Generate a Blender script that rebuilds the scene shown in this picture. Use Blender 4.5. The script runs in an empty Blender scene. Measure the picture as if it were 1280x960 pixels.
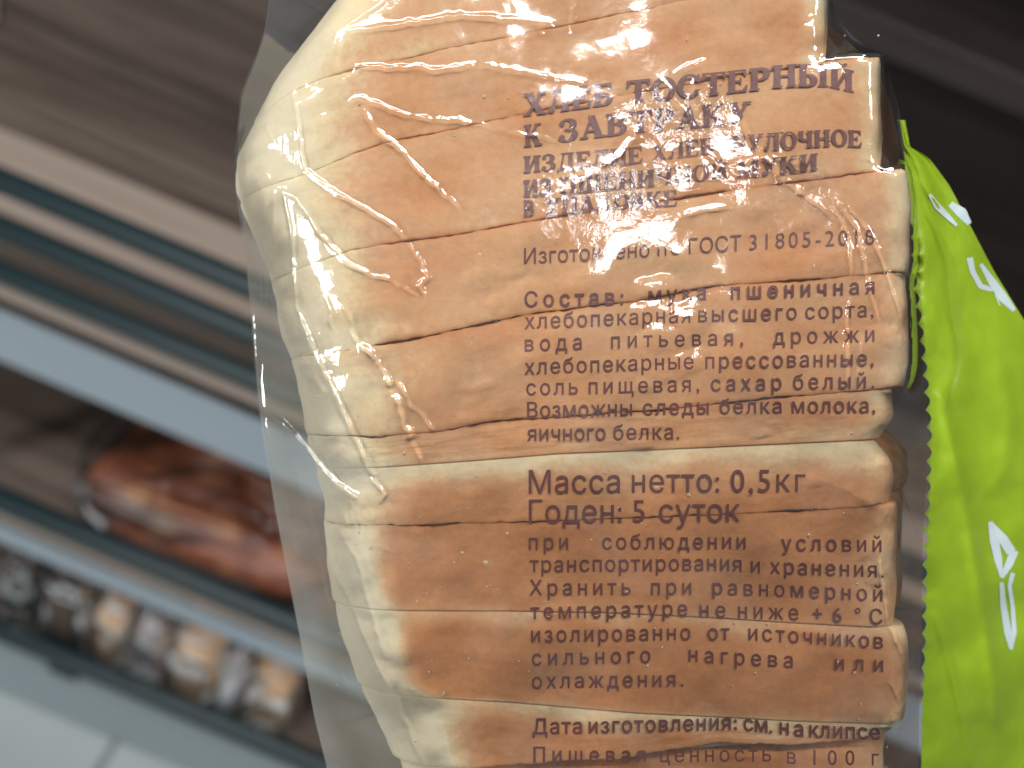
import bpy, bmesh, math, random
import numpy as np
from mathutils import Vector, Matrix

random.seed(7)
RNG = np.random.default_rng(11)
SC = bpy.context.scene
COL = SC.collection

# ------------------------------------------------------------------ camera
D = 0.20                      # focus distance, metres
S = 0.18 / 1280.0             # metres per unit of the loaf frame (one unit is about 0.14 mm)
DP = D / S                    # focus distance in those units
PITCH, ROLL = math.radians(40), math.radians(23)
CAM = Vector((0, 0, 1.42))
fwd = Vector((0, math.cos(PITCH), -math.sin(PITCH)))
u0 = Vector((0, math.sin(PITCH), math.cos(PITCH)))
x0 = Vector((1, 0, 0))
rt = math.cos(ROLL) * x0 + math.sin(ROLL) * u0
up = -math.sin(ROLL) * x0 + math.cos(ROLL) * u0
bk = -fwd
ROT = Matrix((rt, up, bk)).transposed()          # columns are the axes of the held loaf
cam_d = bpy.data.cameras.new('camera')
cam_d.sensor_width = 36; cam_d.lens = 36 * D / 0.18
cam_d.clip_start = 0.01; cam_d.clip_end = 50
cam_d.dof.use_dof = True; cam_d.dof.focus_distance = 0.200; cam_d.dof.aperture_fstop = 12.5
cam = bpy.data.objects.new('camera', cam_d); COL.objects.link(cam)
cam.matrix_world = Matrix.Translation(CAM) @ ROT.to_4x4()
SC.camera = cam
LOAF_O = CAM + fwd * D                            # origin of the loaf frame

# ------------------------------------------------------------------ world, lamps, exposure
w = bpy.data.worlds.new('World'); SC.world = w; w.use_nodes = True
w.node_tree.nodes['Background'].inputs[0].default_value = (0.95, 0.97, 1.0, 1)
w.node_tree.nodes['Background'].inputs[1].default_value = 0.15
SC.view_settings.view_transform = 'Standard'; SC.view_settings.look = 'None'
SC.view_settings.exposure = 0; SC.view_settings.gamma = 1
SC.cycles.max_bounces = 10; SC.cycles.transparent_max_bounces = 24
SC.cycles.diffuse_bounces = 3; SC.cycles.glossy_bounces = 3; SC.cycles.transmission_bounces = 4
SC.cycles.caustics_reflective = False; SC.cycles.caustics_refractive = False
SC.cycles.sample_clamp_indirect = 4
SC.cycles.use_denoising = True
try: SC.cycles.denoiser = 'OPENIMAGEDENOISE'
except Exception: pass

def lamp(a, b, dist, size, power, col=(1, 0.975, 0.955), sizey=None):
    """a ceiling or added fill lamp in direction (a, b, 1) of the loaf frame (right, up, towards the photographer)"""
    d = (ROT @ Vector((a, b, 1))).normalized()
    l = bpy.data.lights.new('ceiling_or_fill_lamp', 'AREA'); l.energy = power; l.color = col
    l.shape = 'RECTANGLE'; l.size = size; l.size_y = sizey or size
    o = bpy.data.objects.new('ceiling_or_fill_lamp', l); COL.objects.link(o)
    o.location = LOAF_O + d * dist
    xa = (rt - d * rt.dot(d)).normalized(); o.rotation_euler = Matrix((xa, d.cross(xa), d)).transposed().to_euler()   # long side across the picture
    return o
KEY = (0.14, 0.165)
lamp(*KEY, 1.9, 0.14, 2.0)
def spot(a, b, dist, aim, deg, blend, power, radius=0.05, col=(1, 0.965, 0.93)):
    """an added spotlight in direction (a, b, 1), aimed at a point of the loaf frame in metres"""
    d = (ROT @ Vector((a, b, 1))).normalized(); l = bpy.data.lights.new('added_spotlight', 'SPOT')
    l.energy = power; l.color = col; l.spot_size = math.radians(deg); l.spot_blend = blend; l.shadow_soft_size = radius
    o = bpy.data.objects.new('added_spotlight', l); COL.objects.link(o); o.location = LOAF_O + d * dist
    t = LOAF_O + ROT @ Vector(aim); o.rotation_euler = (o.location - t).to_track_quat('Z', 'Y').to_euler()
spot(0.05, 0.42, 1.9, (-0.01, 0.082, 0), 9.6, 1.0, 53)  # added; its soft cone edge stands in for the phone's shadow below
LAMPS = [(0.22, 0.85, 2.2, 0.26, 9), (0.95, 0.45, 2.3, 0.26, 6), (-1.15, 0.20, 2.3, 0.30, 6), (0.75, 1.1, 2.4, 0.36, 9), (-0.9, 0.0, 3.0, 0.40, 30)]  # the last is an added lamp to brighten the lower shelves
lamp(-0.03, 0.57, 2.0, 2.4, 44, sizey=0.12)       # an added tube lamp that draws glints along the film creases
for L in LAMPS: lamp(*L)

# ------------------------------------------------------------------ helpers
def tag(o, label, cat, group=None):
    o['label'] = label; o['category'] = cat
    if group: o['group'] = group
    return o
def struct(o): o['kind'] = 'structure'; return o
def link_mesh(name, me, mat=None, parent=None):
    o = bpy.data.objects.new(name, me); COL.objects.link(o)
    if mat: me.materials.append(mat)
    if parent: o.parent = parent
    return o
def np_mesh(name, V, F, smooth=True):
    """V (n,3) array, F (m,4) or (m,3) array or list of tuples"""
    me = bpy.data.meshes.new(name)
    if isinstance(F, np.ndarray):
        m, k = F.shape
        me.vertices.add(len(V)); me.vertices.foreach_set('co', np.ascontiguousarray(V, dtype=np.float32).ravel())
        me.loops.add(m * k); me.loops.foreach_set('vertex_index', F.astype(np.int32).ravel())
        me.polygons.add(m)
        me.polygons.foreach_set('loop_start', np.arange(0, m * k, k, dtype=np.int32))
        me.polygons.foreach_set('loop_total', np.full(m, k, dtype=np.int32))
        me.update(calc_edges=True)
    else:
        me.from_pydata([tuple(v) for v in V], [], F)
    me.validate()
    if smooth: me.polygons.foreach_set('use_smooth', np.ones(len(me.polygons), dtype=bool))
    return me
def grid_faces(n, m, off=0, flip=False):
    i, j = np.meshgrid(np.arange(n - 1), np.arange(m - 1), indexing='ij')
    a = i * m + j
    q = np.stack([a, a + 1, a + m + 1, a + m], -1).reshape(-1, 4) + off
    return q[:, ::-1] if flip else q
def loc3(x, y, z):
    """picture-like loaf units (x right, y down, z towards the photographer) -> local metres"""
    return np.stack([(x - 640) * S, (480 - y) * S, z * S + 0 * x], -1)
def unproj(px, py, z):
    k = 1 - z / DP
    return 640 + (px - 640) * k, 480 + (py - 480) * k
def place_local(o, origin=(640, 480, 0)):
    """stand an object of the loaf frame in the world; its own origin lies at loaf point origin"""
    l = Vector(((origin[0] - 640) * S, (480 - origin[1]) * S, origin[2] * S))
    o.matrix_world = Matrix.Translation(LOAF_O + ROT @ l) @ ROT.to_4x4()
def sm(a, b, x):
    t = np.clip((x - a) / (b - a), 0, 1); return t * t * (3 - 2 * t)
def pl(pts):
    xs = np.array([p[0] for p in pts], float); ys = np.array([p[1] for p in pts], float)
    return lambda q: np.interp(q, xs, ys)
def smooth1(f, lo, hi, r):
    """a smoothed copy of a piecewise-linear function"""
    q = np.arange(lo, hi + 1.0); v = f(q); k = np.exp(-0.5 * (np.arange(-3 * r, 3 * r + 1) / r) ** 2); k /= k.sum()
    vp = np.pad(v, 3 * r, mode='reflect', reflect_type='odd'); vs = np.convolve(vp, k, 'valid')
    return lambda x: np.interp(x, q, vs)
def fnoise(h, wd, lam, seed, spread=0.45):
    """band-limited noise image, wavelength about lam cells, unit deviation"""
    g = np.random.default_rng(seed).standard_normal((h, wd))
    fy = np.fft.fftfreq(h)[:, None]; fx = np.fft.fftfreq(wd)[None, :]
    f = np.sqrt(fx * fx + fy * fy) + 1e-9
    n = np.fft.ifft2(np.fft.fft2(g) * np.exp(-0.5 * (np.log(f * lam) / spread) ** 2)).real
    return n / n.std()
def noise1(n, lam, seed):
    g = np.random.default_rng(seed).standard_normal(n); f = np.abs(np.fft.fftfreq(n)) + 1e-9
    v = np.fft.ifft(np.fft.fft(g) * np.exp(-0.5 * (np.log(f * lam) / 0.5) ** 2)).real
    return v / v.std()

# node helpers
def new_mat(name):
    m = bpy.data.materials.new(name); m.use_nodes = True; nt = m.node_tree; nt.nodes.clear()
    out = nt.nodes.new('ShaderNodeOutputMaterial')
    return m, nt, out
def nd(nt, typ, **kw):
    n = nt.nodes.new(typ)
    for k, v in kw.items():
        if k.startswith('i_'):
            key = k[2:].replace('_', ' ')
            n.inputs[key].default_value = v
        else: setattr(n, k, v)
    return n
def lk(nt, a, b): nt.links.new(a, b)
def ramp(nt, fac, stops):
    r = nt.nodes.new('ShaderNodeValToRGB'); e = r.color_ramp.elements
    while len(e) > 1: e.remove(e[0])
    for k, (p, c) in enumerate(stops):
        q = e[0] if k == 0 else e.new(p)
        q.position = p; q.color = (*c, 1) if len(c) == 3 else c
    if fac is not None: lk(nt, fac, r.inputs[0])
    return r
def principled(name, col, rough=0.5, **kw):
    m, nt, out = new_mat(name)
    p = nd(nt, 'ShaderNodeBsdfPrincipled'); p.inputs['Base Color'].default_value = (*col, 1); p.inputs['Roughness'].default_value = rough
    for k, v in kw.items(): p.inputs[k].default_value = v
    lk(nt, p.outputs[0], out.inputs[0])
    return m, nt, p

# ------------------------------------------------------------------ materials
def mat_wood(name, c1, c2, c3, sx=1.2):
    m, nt, p = principled(name, c2, 0.55)
    tc = nd(nt, 'ShaderNodeTexCoord'); mp = nd(nt, 'ShaderNodeMapping'); mp.inputs['Scale'].default_value = (sx, 26, 26)
    lk(nt, tc.outputs['Object'], mp.inputs[0])
    n = nd(nt, 'ShaderNodeTexNoise', i_Scale=1.6, i_Detail=7.0, i_Roughness=0.62, i_Distortion=0.6); lk(nt, mp.outputs[0], n.inputs['Vector'])
    n2 = nd(nt, 'ShaderNodeTexNoise', i_Scale=7.0, i_Detail=3.0); lk(nt, mp.outputs[0], n2.inputs['Vector'])
    mx = nd(nt, 'ShaderNodeMath', operation='MULTIPLY_ADD'); lk(nt, n2.outputs[0], mx.inputs[0]); mx.inputs[1].default_value = 0.35; lk(nt, n.outputs[0], mx.inputs[2])
    r = ramp(nt, mx.outputs[0], [(0.38, c1), (0.62, c2), (0.85, c3)]); lk(nt, r.outputs[0], p.inputs['Base Color'])
    b = nd(nt, 'ShaderNodeBump', i_Strength=0.15, i_Distance=0.001); lk(nt, n.outputs[0], b.inputs['Height']); lk(nt, b.outputs[0], p.inputs['Normal'])
    return m
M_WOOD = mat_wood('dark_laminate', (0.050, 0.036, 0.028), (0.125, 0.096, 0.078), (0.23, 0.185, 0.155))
M_WOOD_SHADED = mat_wood('shaded_laminate', (0.013, 0.0095, 0.0085), (0.023, 0.017, 0.0155), (0.036, 0.028, 0.025))  # the rack wood with the shade at upper right put into its colour
M_EDGE = mat_wood('pale_laminate', (0.33, 0.255, 0.21), (0.42, 0.34, 0.285), (0.50, 0.42, 0.36), 0.6)
M_ROD = principled('green_enamel', (0.007, 0.023, 0.028), 0.45)[0]
M_RAIL = principled('price_rail', (0.28, 0.345, 0.39), 0.4)[0]
M_PLINTH = principled('plinth', (0.30, 0.36, 0.39), 0.5)[0]
def mat_floor():
    m, nt, p = principled('floor_tile', (0.5, 0.55, 0.55), 0.3)
    tc = nd(nt, 'ShaderNodeTexCoord'); mp = nd(nt, 'ShaderNodeMapping'); mp.inputs['Location'].default_value = (0.29, -0.12, 0)
    lk(nt, tc.outputs['Object'], mp.inputs[0])
    b = nd(nt, 'ShaderNodeTexBrick'); b.offset = 0; b.squash = 1
    b.inputs['Scale'].default_value = 1; b.inputs['Mortar Size'].default_value = 0.006; b.inputs['Brick Width'].default_value = 0.4; b.inputs['Row Height'].default_value = 0.4
    b.inputs['Mortar Smooth'].default_value = 0.3
    b.inputs['Color1'].default_value = (0.40, 0.46, 0.46, 1); b.inputs['Color2'].default_value = (0.44, 0.49, 0.49, 1); b.inputs['Mortar'].default_value = (0.2, 0.22, 0.22, 1)
    lk(nt, mp.outputs[0], b.inputs['Vector']); 
    n = nd(nt, 'ShaderNodeTexNoise', i_Scale=9.0, i_Detail=4.0); lk(nt, tc.outputs['Object'], n.inputs['Vector'])
    mx = nd(nt, 'ShaderNodeMixRGB', blend_type='MULTIPLY'); mx.inputs[0].default_value = 0.25; lk(nt, b.outputs[0], mx.inputs[1])
    r = ramp(nt, n.outputs[0], [(0.3, (0.7, 0.7, 0.7)), (0.7, (1, 1, 1))]); lk(nt, r.outputs[0], mx.inputs[2]); lk(nt, mx.outputs[0], p.inputs['Base Color'])
    return m
def mat_bread():
    m, nt, out = new_mat('baked_crust')
    p = nd(nt, 'ShaderNodeBsdfPrincipled', i_Roughness=0.62)
    p.inputs['Specular IOR Level'].default_value = 0.25
    p.inputs['Subsurface Weight'].default_value = 0.18; p.inputs['Subsurface Radius'].default_value = (1.0, 0.55, 0.25); p.inputs['Subsurface Scale'].default_value = 0.0018
    at = nd(nt, 'ShaderNodeAttribute', attribute_name='bake')
    tc = nd(nt, 'ShaderNodeTexCoord'); 
    n1 = nd(nt, 'ShaderNodeTexNoise', i_Scale=75.0, i_Detail=5.0, i_Roughness=0.6); lk(nt, tc.outputs['Object'], n1.inputs['Vector'])
    n2 = nd(nt, 'ShaderNodeTexNoise', i_Scale=700.0, i_Detail=4.0, i_Roughness=0.65); lk(nt, tc.outputs['Object'], n2.inputs['Vector'])
    mp = nd(nt, 'ShaderNodeMapping'); mp.inputs['Scale'].default_value = (1, 3.2, 1); lk(nt, tc.outputs['Object'], mp.inputs[0])
    n3 = nd(nt, 'ShaderNodeTexNoise', i_Scale=210.0, i_Detail=3.0, i_Roughness=0.6); lk(nt, mp.outputs[0], n3.inputs['Vector'])
    def madd(src, k, acc):
        s = nd(nt, 'ShaderNodeMath', operation='SUBTRACT'); lk(nt, src, s.inputs[0]); s.inputs[1].default_value = 0.5
        q = nd(nt, 'ShaderNodeMath', operation='MULTIPLY_ADD'); lk(nt, s.outputs[0], q.inputs[0]); q.inputs[1].default_value = k; lk(nt, acc, q.inputs[2]); return q.outputs[0]
    v = madd(n1.outputs[0], 0.18, at.outputs['Fac']); v = madd(n2.outputs[0], 0.34, v); v = madd(n3.outputs[0], 0.08, v)
    r = ramp(nt, v, [(0.0, (0.74, 0.66, 0.46)), (0.22, (0.70, 0.56, 0.33)), (0.45, (0.62, 0.350, 0.172)), (0.70, (0.55, 0.242, 0.092)), (1.0, (0.39, 0.145, 0.038))])
    lk(nt, r.outputs[0], p.inputs['Base Color'])
    bh = nd(nt, 'ShaderNodeMath', operation='MULTIPLY_ADD'); lk(nt, n1.outputs[0], bh.inputs[0]); bh.inputs[1].default_value = 0.7; lk(nt, n2.outputs[0], bh.inputs[2])
    b = nd(nt, 'ShaderNodeBump', i_Strength=0.28, i_Distance=0.0005); lk(nt, bh.outputs[0], b.inputs['Height']); lk(nt, b.outputs[0], p.inputs['Normal'])
    lk(nt, p.outputs[0], out.inputs[0]); return m
M_BREAD = mat_bread()
def mat_crumb():
    m, nt, p = principled('bread_crumb', (0.66, 0.55, 0.36), 0.8)
    tc = nd(nt, 'ShaderNodeTexCoord'); n = nd(nt, 'ShaderNodeTexVoronoi', i_Scale=500.0); lk(nt, tc.outputs['Object'], n.inputs['Vector'])
    b = nd(nt, 'ShaderNodeBump', i_Strength=0.7, i_Distance=0.001); lk(nt, n.outputs[0], b.inputs['Height']); lk(nt, b.outputs[0], p.inputs['Normal'])
    return m
M_CRUMB = mat_crumb()
def mat_film(name='clear_film', rough=0.07, haze=0.012, bump=0.2, scale=900.0, ior=1.5, gloss=1.7):
    m, nt, out = new_mat(name)
    tc = nd(nt, 'ShaderNodeTexCoord')
    n = nd(nt, 'ShaderNodeTexNoise', i_Scale=scale, i_Detail=3.0, i_Roughness=0.6); lk(nt, tc.outputs['Object'], n.inputs['Vector'])
    cr = nd(nt, 'ShaderNodeAttribute', attribute_name='crinkle')
    st = nd(nt, 'ShaderNodeMath', operation='MULTIPLY_ADD'); lk(nt, cr.outputs['Fac'], st.inputs[0]); st.inputs[1].default_value = 0.45; st.inputs[2].default_value = bump * 0.3
    b = nd(nt, 'ShaderNodeBump', i_Distance=0.00025); lk(nt, st.outputs[0], b.inputs['Strength']); lk(nt, n.outputs[0], b.inputs['Height'])
    g = nd(nt, 'ShaderNodeBsdfGlossy', i_Roughness=rough); g.inputs['Color'].default_value = (0.95, 0.97, 1, 1); lk(nt, b.outputs[0], g.inputs['Normal'])
    t = nd(nt, 'ShaderNodeBsdfTransparent'); t.inputs[0].default_value = (0.965, 0.97, 0.97, 1)
    df = nd(nt, 'ShaderNodeBsdfDiffuse'); df.inputs[0].default_value = (0.75, 0.8, 0.82, 1)
    hz = nd(nt, 'ShaderNodeAttribute', attribute_name='haze')
    hm = nd(nt, 'ShaderNodeMath', operation='ADD'); lk(nt, hz.outputs['Fac'], hm.inputs[0]); hm.inputs[1].default_value = haze
    m1 = nd(nt, 'ShaderNodeMixShader'); lk(nt, hm.outputs[0], m1.inputs[0]); lk(nt, t.outputs[0], m1.inputs[1]); lk(nt, df.outputs[0], m1.inputs[2])
    fr = nd(nt, 'ShaderNodeFresnel', i_IOR=ior); lk(nt, b.outputs[0], fr.inputs['Normal'])
    k = nd(nt, 'ShaderNodeMath', operation='MULTIPLY', use_clamp=True); lk(nt, fr.outputs[0], k.inputs[0]); k.inputs[1].default_value = gloss
    m2 = nd(nt, 'ShaderNodeMixShader'); lk(nt, k.outputs[0], m2.inputs[0]); lk(nt, m1.outputs[0], m2.inputs[1]); lk(nt, g.outputs[0], m2.inputs[2])
    lk(nt, m2.outputs[0], out.inputs[0]); return m
M_FILM = mat_film()
M_BACK = mat_film('back_film', 0.12, 0.0, 0.1, 300.0, 1.45, 0.35)
M_WRAP = mat_film('loaf_wrapper', 0.12, 0.0, 0.4, 60.0, 1.45, 0.7)
def mat_ink():
    m, nt, out = new_mat('brown_ink')
    p = nd(nt, 'ShaderNodeBsdfPrincipled', i_Roughness=0.5); p.inputs['Base Color'].default_value = (0.125, 0.022, 0.016, 1)
    t = nd(nt, 'ShaderNodeBsdfTransparent'); t.inputs[0].default_value = (0.62, 0.36, 0.34, 1)
    tc = nd(nt, 'ShaderNodeTexCoord'); n = nd(nt, 'ShaderNodeTexNoise', i_Scale=1500.0, i_Detail=2.0); lk(nt, tc.outputs['Object'], n.inputs['Vector'])
    r = ramp(nt, n.outputs[0], [(0.30, (0.80,) * 3), (0.50, (1.0,) * 3)])
    x = nd(nt, 'ShaderNodeMixShader'); lk(nt, r.outputs[0], x.inputs[0]); lk(nt, t.outputs[0], x.inputs[1]); lk(nt, p.outputs[0], x.inputs[2]); lk(nt, x.outputs[0], out.inputs[0])
    return m
M_INK = mat_ink()
def mat_green():
    m, nt, out = new_mat('green_print')
    p = nd(nt, 'ShaderNodeBsdfPrincipled', i_Roughness=0.38); p.inputs['Base Color'].default_value = (0.25, 0.39, 0.017, 1)
    p.inputs['Specular IOR Level'].default_value = 0.35
    tc = nd(nt, 'ShaderNodeTexCoord'); n = nd(nt, 'ShaderNodeTexNoise', i_Scale=140.0, i_Detail=3.0); lk(nt, tc.outputs['Object'], n.inputs['Vector'])
    r = ramp(nt, n.outputs[0], [(0.3, (0.235, 0.37, 0.015)), (0.7, (0.265, 0.41, 0.019))]); lk(nt, r.outputs[0], p.inputs['Base Color'])
    tl = nd(nt, 'ShaderNodeBsdfTranslucent'); tl.inputs[0].default_value = (0.28, 0.5, 0.02, 1)
    x = nd(nt, 'ShaderNodeMixShader'); x.inputs[0].default_value = 0.15; lk(nt, p.outputs[0], x.inputs[1]); lk(nt, tl.outputs[0], x.inputs[2]); lk(nt, x.outputs[0], out.inputs[0])
    return m
M_GREEN = mat_green()
M_WHITE = principled('white_ink', (0.44, 0.53, 0.55), 0.4)[0]

# ------------------------------------------------------------------ the rack and the floor behind
def box_bm(bm, x1, x2, y1, y2, z1, z2, bev=0.002):
    r = bmesh.ops.create_cube(bm, size=1)
    for v in r['verts']:
        v.co = Vector(((v.co.x + .5) * (x2 - x1) + x1, (v.co.y + .5) * (y2 - y1) + y1, (v.co.z + .5) * (z2 - z1) + z1))
    if bev:
        es = list({e for v in r['verts'] for e in v.link_edges})
        bmesh.ops.bevel(bm, geom=es, offset=bev, segments=2, affect='EDGES', profile=0.5)
def box(name, x1, x2, y1, y2, z1, z2, mat, parent=None, bev=0.002):
    bm = bmesh.new(); box_bm(bm, x1, x2, y1, y2, z1, z2, bev)
    me = bpy.data.meshes.new(name); bm.to_mesh(me); bm.free(); return link_mesh(name, me, mat, parent)
def tube_mesh(name, pts, rad, mat, parent=None, n=14):
    pts = [Vector(p) for p in pts]; V = []; F = []
    for i, p in enumerate(pts):
        t = (pts[min(i + 1, len(pts) - 1)] - pts[max(i - 1, 0)]).normalized()
        a = t.cross(Vector((0, 0, 1)));  a = a.normalized() if a.length > 1e-4 else Vector((1, 0, 0)); b = a.cross(t)
        for k in range(n):
            th = 2 * math.pi * k / n; V.append(p + rad * (a * math.cos(th) + b * math.sin(th)))
    for i in range(len(pts) - 1):
        for k in range(n): F.append((i * n + k, i * n + (k + 1) % n, (i + 1) * n + (k + 1) % n, (i + 1) * n + k))
    F.append(tuple(range(n))[::-1]); F.append(tuple(range((len(pts) - 1) * n, len(pts) * n)))
    me = bpy.data.meshes.new(name); me.from_pydata(V, [], F)
    for q in me.polygons: q.use_smooth = len(q.vertices) == 4
    return link_mesh(name, me, mat, parent)

fl = box('floor', -3, 3, -2, 4, -0.02, 0.0, mat_floor(), None, 0); struct(fl)
XL, XR = -1.15, 1.15
rack = bpy.data.objects.new('bread_rack', None); COL.objects.link(rack)
tag(rack, 'dark wood bread rack with green guard rods and grey price rails behind the bag', 'shelf rack')
box('back_panel', -0.10, XR, 1.0935, 1.115, 0.02, 1.75, M_WOOD_SHADED, rack); box('back_panel', XL, -0.1005, 1.095, 1.115, 0.02, 1.75, M_WOOD, rack)  # the right board has the falling light painted in as darker wood
box('end_panel', XL - 0.02, XL, 0.74, 1.115, 0.0, 1.75, M_WOOD, rack); box('end_panel', XR, XR + 0.02, 0.74, 1.115, 0.0, 1.75, M_WOOD, rack)
box('wall_board', XL, -0.70, 1.088, 1.0945, 0.70, 1.12, M_EDGE, rack)
def shelf(ztop, thick, yf=0.735):
    sb = box('shelf_board', XL, XR, yf, 1.09, ztop - thick, ztop, M_WOOD, rack)
    box('shelf_edge', XL, XR, yf - 0.012, yf - 0.0005, ztop - thick, ztop + 0.001, M_EDGE, sb)
    return sb
shelf(0.6965, 0.028); shelf(0.37, 0.022); shelf(0.135, 0.02)
sb = box('shelf_board', XL, XR, 0.80, 1.09, 1.15, 1.175, M_WOOD_SHADED, rack)
box('shelf_board', XL, XR, 0.64, 1.09, 1.60, 1.625, M_WOOD_SHADED, rack)  # unseen top shelf, added to shade the rack below it
box('lit_shelf_strip', XL, XR, 0.737, 0.915, 0.6968, 0.7000, M_EDGE, rack, 0.001)  # pale sheet that paints the lit front strip of the shelf
for z, r in ((0.807, .0112), (0.7585, .0112), (0.7095, .0108), (0.3975, .0135), (0.155, .0135)):
    tube_mesh('guard_rod', [(XL, 0.715, z), (0, 0.715, z), (XR, 0.715, z)], r, M_ROD, rack)
def price_rail(z1, z2, tilt):
    V = [(XL, .716, z2), (XR, .716, z2), (XL, .716 - tilt, z1), (XR, .716 - tilt, z1), (XL, .722, z2), (XR, .722, z2), (XL, .722 - tilt, z1), (XR, .722 - tilt, z1)]
    F = [(0, 2, 3, 1), (4, 5, 7, 6), (0, 1, 5, 4), (2, 6, 7, 3), (0, 4, 6, 2), (1, 3, 7, 5)]
    me = bpy.data.meshes.new('price_rail'); me.from_pydata(V, [], F); return link_mesh('price_rail', me, M_RAIL, rack)
price_rail(0.606, 0.658, 0.006); price_rail(0.328, 0.347, 0.004)
box('plinth', XL, XR, 0.722, 0.737, 0.004, 0.114, M_PLINTH, rack)
for z1, z2 in ((0.10, 0.30), (0.36, 0.60)):
    box('upright_post', -0.535, -0.515, 0.735, 0.755, z1 + 0.035, z2 + 0.008, M_ROD, rack)
box('rod_bracket', -0.385, -0.345, 0.708, 0.736, 0.118, 0.150, M_ROD, rack, 0.006)

# packaged loaves standing on the lower shelves
def loaf_crust(dark, name):
    m, nt, p = principled(name, dark[1], 0.45)
    tc = nd(nt, 'ShaderNodeTexCoord'); n = nd(nt, 'ShaderNodeTexNoise', i_Scale=22.0, i_Detail=5.0, i_Roughness=0.6); lk(nt, tc.outputs['Object'], n.inputs['Vector'])
    r = ramp(nt, n.outputs[0], [(0.3, dark[0]), (0.55, dark[1]), (0.75, dark[2])]); lk(nt, r.outputs[0], p.inputs['Base Color'])
    b = nd(nt, 'ShaderNodeBump', i_Strength=0.4, i_Distance=0.004); lk(nt, n.outputs[0], b.inputs['Height']); lk(nt, b.outputs[0], p.inputs['Normal'])
    return m
M_RED = loaf_crust([(0.10, 0.03, 0.02), (0.25, 0.085, 0.042), (0.50, 0.28, 0.12)], 'glazed_crust')
M_RYE = loaf_crust([(0.045, 0.033, 0.026), (0.07, 0.05, 0.04), (0.10, 0.075, 0.06)], 'rye_crust')
M_TAN = loaf_crust([(0.55, 0.29, 0.13), (0.68, 0.43, 0.25), (0.74, 0.55, 0.38)], 'tan_crust')
M_PAPER = principled('carton', (0.42, 0.39, 0.40), 0.7)[0]
def blob(name, sx, sy, sz, mat, parent, seed, power=0.55, rough=0.05, base=0.0):
    """a rounded loaf-like body standing on z = 0"""
    n, m = 40, 26; th = np.linspace(0, 2 * np.pi, n, endpoint=False); ph = np.linspace(-np.pi / 2, np.pi / 2, m)
    T, P = np.meshgrid(th, ph, indexing='ij'); pw = lambda v, p: np.sign(v) * np.abs(v) ** p
    x = pw(np.cos(T), power) * pw(np.cos(P), power); y = pw(np.sin(T), power) * pw(np.cos(P), power); z = pw(np.sin(P), power)
    q = fnoise(n, m, 11, seed) * rough; z = np.where(z < -0.7, -0.7, z)
    V = np.stack([x * (1 + q) * sx / 2, y * (1 + q) * sy / 2, (z + 0.7) / 1.7 * (1 + q * 0.7) * sz + base], -1).reshape(-1, 3)
    F = grid_faces(n, m); i = np.arange(m - 1); wrap = np.stack([(n - 1) * m + i, (n - 1) * m + i + 1, i + 1, i], -1)
    me = np_mesh(name, V, np.concatenate([F, wrap])); return link_mesh(name, me, mat, parent)
def wrapper(sx, sy, sz, parent, seed):
    n, m = 90, 60; th = np.linspace(0, 2 * np.pi, n, endpoint=False); ph = np.linspace(-1.2, np.pi / 2, m)
    T, P = np.meshgrid(th, ph, indexing='ij'); pw = lambda v, p: np.sign(v) * np.abs(v) ** p
    q = 0.05 * fnoise(n, m, 20, seed) + 0.022 * fnoise(n, m, 9, seed + 1)
    x = pw(np.cos(T), .45) * pw(np.cos(P), .45) * (1.07 + q); y = pw(np.sin(T), .45) * pw(np.cos(P), .45) * (1.07 + q); z = pw(np.sin(P), .5) * (1.05 + q)
    V = np.stack([x * sx / 2, y * sy / 2, np.maximum((z + 0.7) / 1.7 * sz, 0.002)], -1).reshape(-1, 3)
    F = grid_faces(n, m); i = np.arange(m - 1); wrap = np.stack([(n - 1) * m + i, (n - 1) * m + i + 1, i + 1, i], -1)
    me = np_mesh('wrapper', V, np.concatenate([F, wrap])); return link_mesh('wrapper', me, M_WRAP, parent)
def packaged(x, y, z, sx, sy, sz, mat, seed, label, rz=0, group=None, power=0.55):
    r = bpy.data.objects.new('packaged_loaf', None); COL.objects.link(r); tag(r, label, 'loaf', group)
    r.location = (x, y, z); r.rotation_euler = (0, 0, rz)
    blob('loaf', sx, sy, sz, mat, r, seed, power, 0.13 if mat is M_RED else 0.05); wrapper(sx, sy, sz, r, seed + 50); return r
Z2, Z3 = 0.3705, 0.1355
packaged(-0.235, 0.83, Z2, 0.30, 0.17, 0.085, M_RED, 3, 'long dark reddish brown glazed loaf in a shiny bag on the middle shelf', 0.06, 'wrapped loaves on the lower shelves', 0.6)
packaged(-0.01, 0.835, Z2, 0.14, 0.16, 0.10, M_RED, 8, 'dark glazed loaf on the middle shelf mostly hidden behind the sliced bread', 0.05, 'wrapped loaves on the lower shelves', 0.7)
packaged(-0.445, 0.80, Z3, 0.052, 0.12, 0.125, M_RYE, 11, 'narrow blackish rye loaf on the bottom shelf next to the open pale gap', 0, 'wrapped loaves on the lower shelves', 0.4)
packaged(-0.380, 0.80, Z3, 0.066, 0.13, 0.13, M_RYE, 13, 'wide blackish rye loaf on the bottom shelf beside the first tan loaf', 0, 'wrapped loaves on the lower shelves', 0.4)
packaged(-0.322, 0.80, Z3, 0.048, 0.13, 0.13, M_TAN, 15, 'narrow tan loaf on the bottom shelf touching a blackish rye loaf', 0, 'wrapped loaves on the lower shelves')
packaged(-0.274, 0.80, Z3, 0.046, 0.13, 0.122, M_PAPER, 16, 'greyish wrapped loaf between the narrow and the wide tan loaf', 0, 'wrapped loaves on the lower shelves')
packaged(-0.215, 0.80, Z3, 0.070, 0.13, 0.135, M_TAN, 17, 'wide tan loaf on the bottom shelf with greyish packs on both sides', 0, 'wrapped loaves on the lower shelves')
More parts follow.
